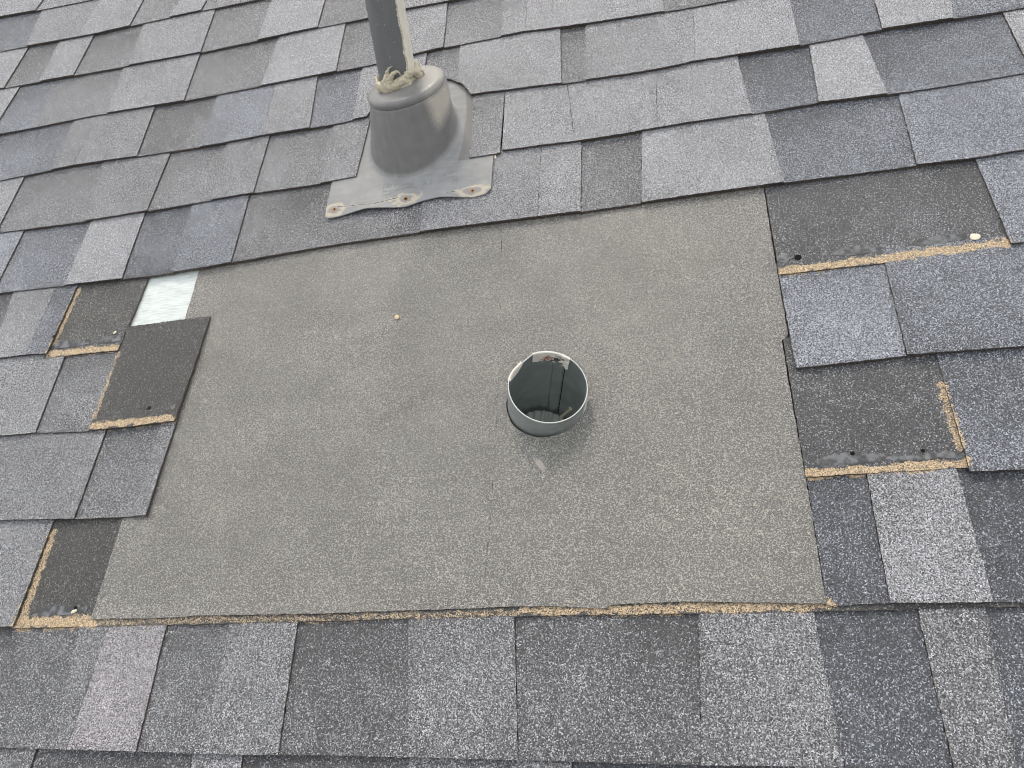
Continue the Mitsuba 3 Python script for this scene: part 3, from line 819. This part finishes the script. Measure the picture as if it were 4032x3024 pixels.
# the vent pipe: grey spray paint on its left, bare cream plastic down its right
pa_, pb_, _ = frame(PIPEA)
VIEW = CAM - PIPEC
VIEW = VIEW - PIPEA * (VIEW @ PIPEA)
VIEW /= np.linalg.norm(VIEW)
SIDE = np.cross(PIPEA, VIEW)
PW, VW, SW, AW = W(PIPEC), W(VIEW), W(SIDE), W(PIPEA)


def pipe_col(p, n, uv):
    x = [p.x - PW[0], p.y - PW[1], p.z - PW[2]]
    f_ = x[0] * VW[0] + x[1] * VW[1] + x[2] * VW[2]
    s_ = x[0] * SW[0] + x[1] * SW[1] + x[2] * SW[2]
    a_ = x[0] * AW[0] + x[1] * AW[1] + x[2] * AW[2]
    ang = dr.atan2(s_, f_) + (fbm(a_ * 120, s_ * 40, octaves=4) - .5) * .22 + (noise(a_ * 900, 3) - .5) * .05
    mott = fbm(a_ * 30, ang * 3, octaves=3)
    grey = mi.Color3f(.118, .120, .122) * (.9 + .2 * mott)
    cream = mi.Color3f(.70, .655, .55) * (.9 + .16 * mott)
    c = mix(grey, cream, smoothstep(.585, .60, ang) * smoothstep(2.9, 2.8, ang))
    c = mix(c, mi.Color3f(.72, .68, .60), smoothstep(.54, .57, ang) * smoothstep(.62, .60, ang) * .7)
    c = mix(c, mi.Color3f(.26, .24, .20), smoothstep(.60, .62, ang) * smoothstep(.67, .64, ang) * smoothstep(.45, .6, noise(a_ * 160, 9)) * .7)
    return mix(c, mi.Color3f(.6, .6, .58), smoothstep(.955, .96, noise(a_ * 420, ang * 11, 4)) * .5)


scene['pipe_mat'] = plain(proc(pipe_col), .42, .5)
out_ = [ring(PIPEC + PIPEA * h, PIPEA, PIPER, 96) for h in np.linspace(-.04, .42, 24)] + [ring(PIPEC + PIPEA * .42, PIPEA, PIPER - .004, 96), ring(PIPEC + PIPEA * .3, PIPEA, PIPER - .004, 96)]
obj('vent_pipe__pipe', loft(out_), 'pipe_mat', 40)
# a ragged ridge of dried paint along the edge of the grey
hs = np.linspace(.02, .41, 130)
an = .60 + .07 * (meshkit.fbm(np.stack([hs * 60, 0 * hs, 0 * hs], -1), 4, 3) - .5)
rp = PIPEC + hs[:, None] * PIPEA + (PIPER + .0001) * (np.cos(an)[:, None] * VIEW + np.sin(an)[:, None] * SIDE)
obj('vent_pipe__paint_ridge', tube(rp, .0003 + .0011 * meshkit.noise(np.stack([hs * 150, 0 * hs, 0 * hs], -1), 5) ** 2, 6), 'caulk_mat', True)
tag('vent_pipe', 'slim vent pipe, painted grey with a bare cream stripe down its right', 'pipe')

# sealant squeezed out round the pipe, with stray curls
cen = pipe_cut(PIPER + .002, .0085)
rings = []
for j, (o, h) in enumerate(((.0, .0), (.3, .55), (.55, .95), (.85, 1.0), (1.1, .75), (1.25, .35), (1.3, 0.0))):
    lump = .25 + 1.7 * meshkit.fbm(np.stack([np.cos(tb) * 2.6, np.sin(tb) * 2.6, np.full(NB, j * .35)], -1), 3, 21)
    rings.append(pipe_cut(PIPER - .0008, .004) * 1.0 + (pipe_cut(PIPER + .009, .004) - pipe_cut(PIPER - .0008, .004)) * ((1.3 - o) / 1.3 * 1.0 * lump)[:, None] * (1 if j < 6 else 0) + cn_ * (h * .0095 * lump)[:, None] + cn_ * (.0 if j else -.004))
obj('caulk_bead__bead', loft(rings), 'caulk_mat', True)


def around(angle, r, up):
    """a point by the pipe: angle from the viewer's side, r from its skin, up from the cap along the pipe"""
    d = math.cos(angle) * VIEW + math.sin(angle) * SIDE
    b = PIPEC + d * (PIPER + r)
    k = ((CAPC - b) @ cn_) / (PIPEA @ cn_)
    return b + PIPEA * (k + up)


for pts, rad in (([(-.80, .004, .004), (-.66, .006, .012), (-.54, .007, .021), (-.42, .008, .029), (-.28, .009, .035), (-.14, .010, .036)], (.0085, .0003)),
                 ([(-.45, .006, .008), (-.36, .008, .017), (-.22, .010, .024), (-.04, .010, .027), (.08, .009, .024), (.12, .009, .017)], (.0070, .0003)),
                 ([(-1.15, .002, .005), (-.9, .006, .008), (-.6, .008, .006), (-.3, .008, .006)], (.0070, .0080)),
                 ([(-.35, .007, .006), (-.1, .010, .007), (.12, .010, .011), (.32, .008, .005)], (.0072, .0050)),
                 ([(.12, .004, .010), (.40, .008, .015), (.68, .010, .015), (.90, .009, .008), (1.02, .011, .001)], (.0050, .0062)),
                 ([(.9, .008, .010), (1.05, .013, .010), (1.15, .016, .005), (1.17, .015, .002)], (.0034, .0010))):
    q = catmull([around(*p) for p in pts], 7)
    s = np.linspace(0, 1, len(q))
    r = rad[0] * (1 - s) ** 1.3 + rad[1] * (1 - (1 - s) ** 1.3)
    v, f = tube(q, r, 12)
    v = v + (meshkit.fbm(v * 260, 3)[:, None] - .5) * (v - np.repeat(np.vstack([q, q[:1], q[-1:]]), [12] * len(q) + [1, 1], axis=0)) * 1.5
    obj('caulk_bead__curl', (v, f), 'caulk_mat', True)
tag('caulk_bead', 'cream bead of sealant with stray curls round the foot of the vent pipe', 'sealant bead')
